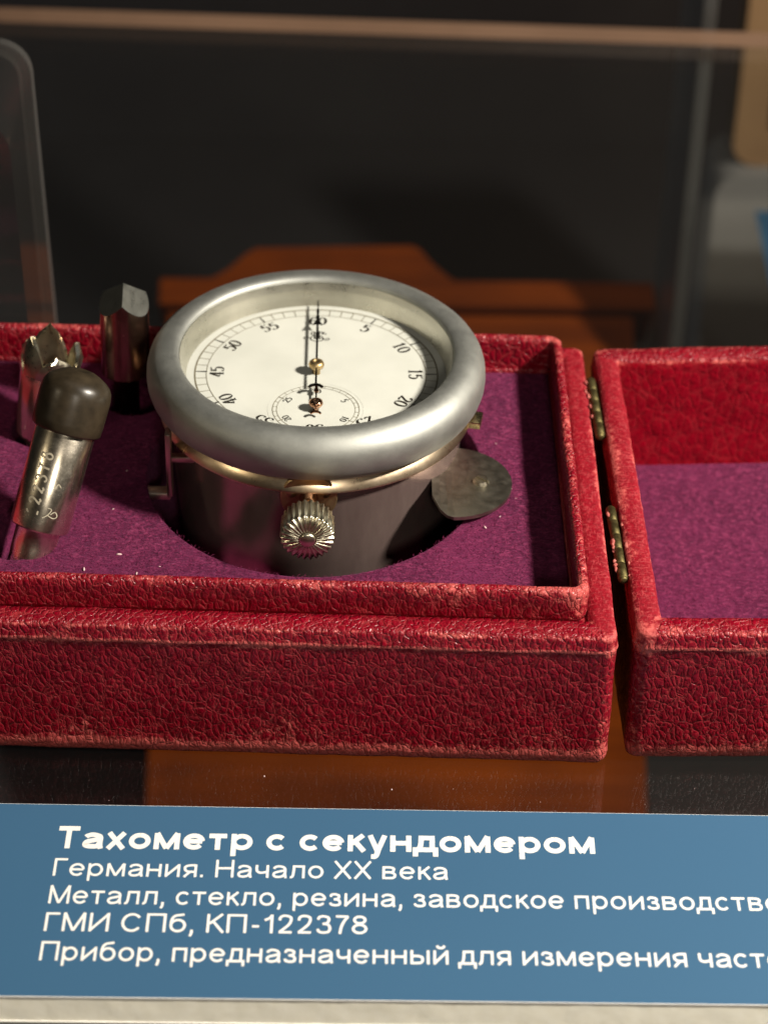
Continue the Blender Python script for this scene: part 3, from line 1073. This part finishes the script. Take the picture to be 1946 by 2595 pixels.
# loose nap of the felt: thousands of short fibres lying on the pad and the lid lining
def nap(name, n, region, keep, z, mat):
    v, f = [], []
    rnd = random.Random(n)
    while len(f) < n * 2:
        x, y = rnd.uniform(region[0], region[1]), rnd.uniform(region[2], region[3])
        if not keep(x, y):
            continue
        a = rnd.gauss(0.25, 0.9) + noise.noise(Vector((x * 0.06, y * 0.06, 2))) * 2
        L, wd = rnd.uniform(0.35, 0.95), rnd.uniform(0.05, 0.10)
        h = rnd.uniform(0.06, 0.34)
        bend = rnd.uniform(-0.6, 0.6)
        p = [Vector((x, y, z - 0.02))]
        p.append(p[0] + Vector((math.cos(a), math.sin(a), 0)) * L * 0.5 + Vector((0, 0, h)))
        p.append(p[1] + Vector((math.cos(a + bend), math.sin(a + bend), 0)) * L * 0.5 + Vector((0, 0, rnd.uniform(-h, h) * 0.6)))
        s_ = Vector((-math.sin(a), math.cos(a), 0)) * wd / 2
        o0 = len(v)
        v += [tuple(p[0] - s_), tuple(p[0] + s_), tuple(p[1] + s_), tuple(p[1] - s_), tuple(p[2])]
        f += [(o0, o0 + 1, o0 + 2, o0 + 3), (o0 + 3, o0 + 2, o0 + 4)]
    return obj(name, v, f, mat, case, smooth=False, kind='stuff')


def on_pad(x, y):
    if math.hypot(x + 13.2, y - 343.6) < 31.5 or math.hypot(x + 65.5, y - 325) < 8.5 or math.hypot(x + 65.5, y - 356) < 6.6 or math.hypot(x + 49.4, y - 366.5) < 6:
        return False
    return y > 303.2 - (x + 40) * 0.02 and y < 377 - (x + 40) * 0.02 and x < 32.2


nap("felt_nap", 15000, (-80, 33, 301, 380), on_pad, ZL, 'nap')
nap("lid_nap", 9000, (49.6, 90, 301.5, 380), lambda x, y: x > 49.8 and 301.6 < y < 377.5, 4.9, 'nap')

# lint on the felt
fk = []
spots = [(8.6, 323.5, ZL), (13.5, 327.8, ZL), (19.4, 331.0, ZL), (18.5, 326.5, ZL), (20.8, 338.0, ZL), (-44, 312.2, ZL), (-37.5, 309.8, ZL), (-57, 307.9, ZL), (-53.5, 313.2, ZL), (-31.5, 307.5, ZL), (-47.7, 317.5, ZL), (-74, 350.5, ZL), (-24, 307, ZL), (2, 309.5, ZL)]
for i in range(26):
    spots.append((random.uniform(-70, 26), random.uniform(304, 375), ZL))
for i, (x, y, z) in enumerate(spots):
    if math.hypot(x + 13.2, y - 343.6) < 33:
        continue
    s = random.uniform(0.18, 0.42) if i < 14 else random.uniform(0.08, 0.18)
    bm = bmesh.new()
    bmesh.ops.create_icosphere(bm, subdivisions=1, radius=s)
    R = Matrix.Rotation(random.uniform(0, 6.28), 3, 'Z')
    for q in bm.verts:
        q.co = R @ Vector((q.co.x * random.uniform(1.2, 1.9), q.co.y * 0.6, q.co.z * 0.5))
    bm.verts.index_update()
    fk.append(([(q.co.x + x, q.co.y + y, q.co.z + z + s * 0.3) for q in bm.verts], [tuple(k.index for k in p.verts) for p in bm.faces]))
    bm.free()
o = obj("lint", *merge(fk), 'flake', None, kind='stuff')
o['label'] = "pale specks of lint scattered on the purple felt"
o['category'] = "lint"
# dust on the glass in front of the case
fk = []
for i in range(9):
    x, y, s = random.uniform(-62, 62), random.uniform(279, 293), random.uniform(0.05, 0.09)
    if i == 0:
        x, y, s = -20.9, 290.5, 0.16
    if i == 1:
        x, y, s = 1.9, 287.5, 0.16
    bm = bmesh.new()
    bmesh.ops.create_icosphere(bm, subdivisions=1, radius=s)
    bm.verts.index_update()
    fk.append(([(q.co.x + x, q.co.y * 1.3 + y, q.co.z * 0.4 + s * 0.4) for q in bm.verts], [tuple(k.index for k in p.verts) for p in bm.faces]))
    bm.free()
o = obj("dust", *merge(fk), 'flake', None, kind='stuff')
o['label'] = "tiny dust specks on the glass before the case"
o['category'] = "dust"

# ------------------------------------------------------------------ the label card
CARD = (0, 256.5, 0)
card = thing("label_card", "blue museum label with white Cyrillic text on thick foam board", "label", CARD)
X0, X1 = -92, 118


def tilt_quad(y0l, y0r, y1l, y1r):
    return [(X0, y0l), (X1, y0r), (X1, y1r), (X0, y1l)]


cq = tilt_quad(235.6, 235.3, 278.2, 276.6)
cqi = [(X0 + 0.2, 236.0), (X1 - 0.2, 235.7), (X1 - 0.2, 276.2), (X0 + 0.2, 277.8)]
obj("backing_paper", *prism([(X0, 234.45), (X1, 234.15), (X1, 276.6), (X0, 278.2)], 0.05, 0.62), 'paper', card, smooth=False)
n = 260
fv, ff = [], []
for i in range(n + 1):  # foam core with an uneven cut front face
    t = i / n
    x = X0 + 0.1 + (X1 - X0 - 0.2) * t
    for j in range(6):
        z = 0.62 + (4.72 - 0.62) * j / 5
        fv.append((x, 234.65 + 1.0 * j / 5 - 0.3 * t + 0.04 * fbm((x, 0, z), 0.9) + 0.06 * fbm((x, 3, z), 0.3), z))
    fv.append((x, 276.5 + 1.3 * (1 - t), 4.72))
    fv.append((x, 276.5 + 1.3 * (1 - t), 0.62))
for i in range(n):
    for j in range(8):
        k = (j + 1) % 8
        ff.append((i * 8 + j, (i + 1) * 8 + j, (i + 1) * 8 + k, i * 8 + k))
ff += [tuple(range(8)), tuple(n * 8 + j for j in range(8))]
obj("foam_core", fv, ff, 'foam', card, smooth=True, auto=40)
obj("top_paper", *prism(cq, 4.72, 5.26), 'paper', card, smooth=False)
cq2 = [(X0 + 0.02, 235.72), (X1 - 0.02, 235.42), (X1 - 0.02, 276.5), (X0 + 0.02, 278.1)]
face = obj("printed_face", *prism(cq2, 5.26, 5.31), 'card', card, smooth=False)


def letter_strokes(pen):
    """sans letters as pen centre lines: ink width, strokes (x 0..1 across the ink width, y in cap heights; 'L' straight)"""
    h, X = pen / 2, 0.725
    XT, CT = X - h, 1 - h

    def L(*p):
        return ('L', p)

    def C(*p):
        return ('C', p)

    def arc(cx, cy, rx, ry, a0, a1, n=15):
        return ('C', tuple(ell(cx, cy, rx, ry, a0, a1, n)))
    xm, xr = X / 2, X / 2 - h
    g = {
        'н': (.56, [L((0, 0), (0, X)), L((1, 0), (1, X)), L((0, .38), (1, .38))]),
        'и': (.56, [L((0, 0), (0, X)), L((1, 0), (1, X)), L((0, .06), (1, X - .06))]),
        'й': (.56, [L((0, 0), (0, X)), L((1, 0), (1, X)), L((0, .06), (1, X - .06)), C((.2, .98), (.3, .88), (.5, .85), (.7, .88), (.8, .98))]),
        'п': (.54, [L((0, 0), (0, X)), L((1, 0), (1, X)), L((0, XT), (1, XT))]),
        'т': (.56, [L((-.06, XT), (1.06, XT)), L((.5, 0), (.5, XT))]),
        'л': (.58, [C((-.06, h), (.06, h), (.16, .14), (.22, .4), (.24, X)), L((.2, XT), (1, XT)), L((1, 0), (1, X))]),
        'д': (.58, [L((-.1, h), (1.12, h)), L((-.1, -.2), (-.1, pen)), L((1.12, -.2), (1.12, pen)), C((.08, h), (.2, .25), (.25, .5), (.26, X)), L((.22, XT), (.94, XT)), L((.92, h), (.92, X))]),
        'м': (.72, [L((0, 0), (0, X)), L((1, 0), (1, X)), L((0, X), (.5, .04)), L((1, X), (.5, .04))]),
        'о': (.58, [arc(.5, xm, .5, xr, 90, 450, 25)]),
        'с': (.55, [arc(.5, xm, .5, xr, 42, 318, 19)]),
        'е': (.58, [arc(.5, xm, .5, xr, 4, 322, 21), L((0, .37), (1, .37))]),
        'а': (.56, [C((.04, .52), (.14, XT - .05), (.45, XT), (.8, XT - .05), (.95, .5), (.95, .2), (1.02, 0)), C((.95, .43), (.5, .37), (.12, .3), (.02, .18), (.16, h + .02), (.45, h), (.78, .12), (.95, .28))]),
        'р': (.57, [L((0, -.27), (0, X)), arc(.5, xm, .5, xr, 90, 450, 25)]),
        'к': (.46, [L((0, 0), (0, X)), L((.1, .34), (.98, X)), L((.36, .44), (1.05, 0))]),
        'у': (.52, [L((0, X), (.5, .02)), C((1, X), (.62, .16), (.48, -.1), (.36, -.22), (.08, -.23))]),
        'х': (.54, [L((0, 0), (1, X)), L((0, X), (1, 0))]),
        'ч': (.50, [C((0, X), (0, .5), (.08, .36), (.34, .29), (.7, .31), (1, .36)), L((1, 0), (1, X))]),
        'я': (.52, [L((1, 0), (1, X)), C((1, XT), (.5, XT), (.14, XT - .06), (.04, .51), (.16, .36), (.5, .3), (1, .3)), L((.52, .3), (0, 0))]),
        'в': (.52, [L((0, 0), (0, X)), C((0, XT), (.55, XT), (.86, XT - .05), (.9, .53), (.78, .41), (.5, .385), (0, .385)), C((0, .385), (.6, .38), (.92, .31), (1, .2), (.9, .09), (.6, h), (0, h))]),
        'з': (.44, [C((.02, .52), (.12, XT - .03), (.45, XT), (.85, XT - .06), (.9, .51), (.74, .41), (.36, .385)), C((.36, .385), (.8, .36), (1, .24), (.94, .1), (.55, h), (.12, h + .04), (-.02, .2))]),
        'б': (.58, [arc(.5, .36, .5, .36 - h, 90, 450, 23), C((0, .36), (.02, .6), (.12, .8), (.34, .9), (.62, .93), (.92, CT + .02))]),
        'ы': (.74, [L((0, 0), (0, X)), L((1, 0), (1, X)), C((0, .42), (.35, .42), (.6, .37), (.66, .23), (.58, .09), (.35, h), (0, h))]),
        'ь': (.50, [L((0, 0), (0, X)), C((0, .42), (.55, .42), (.92, .37), (1, .23), (.9, .09), (.55, h), (0, h))]),
        'Т': (.66, [L((-.06, CT), (1.06, CT)), L((.5, 0), (.5, CT))]),
        'Г': (.52, [L((0, 0), (0, 1)), L((0, CT), (1.05, CT))]),
        'Н': (.72, [L((0, 0), (0, 1)), L((1, 0), (1, 1)), L((0, .52), (1, .52))]),
        'М': (.84, [L((0, 0), (0, 1)), L((1, 0), (1, 1)), L((0, 1), (.5, .03)), L((1, 1), (.5, .03))]),
        'И': (.72, [L((0, 0), (0, 1)), L((1, 0), (1, 1)), L((0, .06), (1, .94))]),
        'С': (.78, [arc(.5, .5, .5, .5 - h, 38, 322, 21)]),
        'П': (.72, [L((0, 0), (0, 1)), L((1, 0), (1, 1)), L((0, CT), (1, CT))]),
        'К': (.62, [L((0, 0), (0, 1)), L((.1, .48), (.96, 1)), L((.34, .6), (1.05, 0))]),
        'X': (.72, [L((0, 0), (1, 1)), L((0, 1), (1, 0))]),
        '1': (.30, [L((.9, 0), (.9, 1)), C((.9, .98), (.6, .82), (-.1, .7))]),
        '2': (.52, [C((.02, .7), (.08, .86), (.3, CT), (.62, CT), (.92, .86), (.94, .68), (.76, .46), (.3, .2), (.02, h)), L((-.02, h), (1.04, h))]),
        '3': (.52, [C((.02, .76), (.14, .9), (.45, CT), (.84, .88), (.9, .72), (.74, .57), (.4, .53)), C((.4, .53), (.82, .5), (1, .32), (.9, .12), (.5, h), (.14, h + .05), (0, .25))]),
        '7': (.52, [L((0, CT), (1.02, CT)), C((1, CT), (.66, .66), (.44, .32), (.36, 0))]),
        '8': (.54, [arc(.5, .76, .42, .24 - h, 90, 450, 19), arc(.5, .28, .5, .28 - h, 90, 450, 21)]),
        '-': (.30, [L((0, .36), (1, .36))]),
        '.': (.03, [L((0, 0), (0, pen * 1.15))]),
        ',': (.06, [C((.6, pen * 1.15), (.6, .02), (.3, -.1), (-.6, -.2))]),
    }
    return g


def text_flat(txt, bold):
    pen = 0.2 if bold else 0.118
    g = letter_strokes(pen)
    side = 0.075 if bold else 0.088
    x = 0.0
    parts = []
    for ch in txt:
        if ch == ' ':
            x += 0.40 if bold else 0.36
            continue
        wd, strokes = g[ch]
        wd = wd * (1.1 if bold and wd > 0.1 else 1.0)
        lb = rb = side
        if ch in 'тухТX7':
            lb = rb = side * 0.45
        elif ch in 'оесбзаСэ8':
            lb = rb = side * 0.8
        if ch in 'скКГ':
            rb = side * 0.3
        if ch in 'лдя1':
            lb = side * 0.6
        for k, (kind_, pts) in enumerate(strokes):
            p = [(x + lb + pen / 2 + (a * wd), b) for a, b in pts]
            vv, ff_ = ribbon(p, pen, pen, smooth=(kind_ == 'C'))
            parts.append(([(a, b, 0.004 * k) for a, b, _ in vv], ff_))
        x += wd + pen + lb + rb
    return merge(parts)


lines = [("Тахометр с секундомером", "Тахометр с секундомером", -54.9, 36.4, 267.55, 5.15, True),
         ("Германия. Начало XX века", "Германия. Начало XX века", -54.8, 11.35, 261.3, 3.95, False),
         ("Металл, стекло, резина, заводское производство", "Металл, стекло, резина, заводское производств", -54.8, 63.3, 255.15, 3.98, False),
         ("ГМИ СПб, КП-122378", "ГМИ СПб, КП-122378", -54.8, -2.0, 249.2, 3.98, False),
         ("Прибор, предназначенный для измерения частоты", "Прибор, предназначенный для измерения част", -54.8, 62.2, 243.0, 4.0, False)]
for full, meas, xl, xr_, yb, cap, bold in lines:
    xs = [q[0] for q in text_flat(meas, bold)[0]]
    a = min(xs)
    kx = (xr_ - xl) / (max(xs) - a)
    tv, tf = text_flat(full, bold)
    obj("text_line", [(xl + (p - a) * kx, yb + q * cap, 5.33 + r) for p, q, r in tv], tf, 'white_print', face, smooth=False)

# ------------------------------------------------------------------ wooden case on the lower level, leaning back on a plinth
th = math.atan2(91.5, 144.3)
WO = Vector((4, 489.5, -204.6))
ex, ey = Vector((1, 0.0, 0.0)), Vector((0, math.cos(th), math.sin(th)))
ez = Vector((0, -math.sin(th), math.cos(th)))
WM = Matrix((ex, ey, ez)).transposed().to_4x4()
WM.translation = WO
wood = thing("wooden_case", "orange wooden case front with stepped pediment, leaning below the glass shelf", "wooden case", tuple(WO))


def wdp(name, vf, parent, mat='wood'):
    return obj(name, xf(vf[0], WM), vf[1], mat, parent, smooth=False)


# in-plane: x relative to WO.x, u up the slope (0 .. 171), front face at 0
wdp("front_panel", bevel_box(-75.4, 76.4, -62, 158.5, -22, 0, 1.0), wood)
cor = wdp("cornice", bevel_box(-78, 83, 158.7, 168.5, -24, 5, 1.2), wood)
wdp("pediment", prism([(-64, 168.7), (-62, 169.4), (-56, 173), (-50, 179), (-47, 181), (4, 182.5), (7, 181), (11, 176), (16.5, 171), (20, 168.7)], -20, 1), cor)
wdp("base_moulding", bevel_box(-80, 81, -74, -62.2, -24, 4, 1.2), wood)
pl = Matrix.Translation((0, 0, 0))
pz = []
hw = 60
p_low = WM @ Vector((0, -60, -22.1))
p_hi = WM @ Vector((0, 150, -22.1))
pv = []
for sx in (-hw, hw):
    pv += [(WO.x + sx, p_low.y, p_low.z), (WO.x + sx, p_hi.y, p_hi.z), (WO.x + sx, p_hi.y, -260), (WO.x + sx, p_low.y, -260)]
plinth = obj("sloped_plinth", pv, [(0, 1, 2, 3), (4, 5, 6, 7), (0, 1, 5, 4), (1, 2, 6, 5), (2, 3, 7, 6), (3, 0, 4, 7)], 'black', None, smooth=False)
plinth['label'] = "black sloped plinth holding the orange wooden case"
plinth['category'] = "plinth"


# ------------------------------------------------------------------ blurred neighbours
def rounded_rect(x0, x1, z0, z1, r, n=8):
    p = []
    for cx, cz, a0 in ((x1 - r, z1 - r, 0), (x0 + r, z1 - r, 90)):
        p += [(cx + r * math.cos(math.radians(a0 + 90 * i / n)), cz + r * math.sin(math.radians(a0 + 90 * i / n))) for i in range(n + 1)]
    return p + [(x0, z0), (x1, z0)]


def upright(poly, y0, y1):
    v, f = prism(poly, y0, y1)
    return [(a, c, b) for a, b, c in v], f


# clear acrylic block behind the case, left
ab = thing("acrylic_block", "clear acrylic block with rounded top corner standing behind the case", "acrylic block", (-110, 420, 0))
pol = rounded_rect(-150, -73.6, 0.05, 76, 7)
v, f = upright(pol, 392, 424)
obj("block_body", v, f, 'acrylic', ab, smooth=False)
inn = rounded_rect(-147.4, -76.2, 2.7, 73.4, 5.2)
fr = []
npl = len(pol)
v, f = [], []
for yy in (424.2, 426.6):
    v += [(a, yy, c) for a, c in pol] + [(a, yy, c) for a, c in inn]
for i in range(npl):
    j = (i + 1) % npl
    f += [(i, j, npl + j, npl + i), (2 * npl + i, 2 * npl + j, 3 * npl + j, 3 * npl + i), (i, j, 2 * npl + j, 2 * npl + i), (npl + i, npl + j, 3 * npl + j, 3 * npl + i)]
obj("polished_edge", v, f, 'acrylic_edge', ab, smooth=False)

# tall panel edge at the back right corner of the shelf
pn = obj("glass_upright", *bevel_box(88.6, 92.6, 593.5, 640, -259.9, 60, 0.5), 'acrylic_edge', None, smooth=False)
pn['label'] = "narrow upright clear panel at the back corner of the glass shelf"
pn['category'] = "panel"

# stand with a tan tablet and a blue card, right
stn = thing("acrylic_stand", "hazy acrylic stand with rounded corner carrying the tan tablet", "stand", (150, 705, -260))
v, f = upright(rounded_rect(113.5, 190, -259.9, -105.2, 9), 690, 720)
obj("stand_block", v, f, 'acrylic_hazy', stn, smooth=False)
obj("stand_foot", *bevel_box(108, 196, 680, 730, -259.95, -256, 0.6), 'acrylic_hazy', stn, smooth=False)
tb = thing("tan_tablet", "tan round-cornered leather tablet standing on the hazy acrylic stand", "tablet", (150, 705, -105))
pol = [(a, -b) for a, b in rounded_rect(119, 182, 30, 105.0, 9)]
v, f = upright(pol, 696, 710)
obj("tablet_body", v, f, 'tan', tb, smooth=False)
rim_p = [(a, -b) for a, b in rounded_rect(131, 170, 42, 92.0, 6)]
v, f = upright(rim_p, 694.8, 696.0)
obj("tablet_boss", v, f, 'tan', tb, smooth=False)
bc = thing("blue_card", "small blue card leaning against the hazy acrylic stand", "card", (150, 670, -180))
bq = [(123.6, 664, -104.5), (180, 664, -106), (188, 655, -172), (143.5, 655, -170)]
obj("card_face", bq + [(a, b + 1.2, c) for a, b, c in bq], [(0, 1, 2, 3), (4, 5, 6, 7), (0, 1, 5, 4), (1, 2, 6, 5), (2, 3, 7, 6), (3, 0, 4, 7)], 'card', bc, smooth=False)
obj("card_prop", *bevel_box(150, 166, 656, 690, -259.9, -168, 0.5), 'acrylic_hazy', bc, smooth=False)

for _o in list(bpy.data.objects):
    if '_o' in _o.keys():
        del _o['_o']
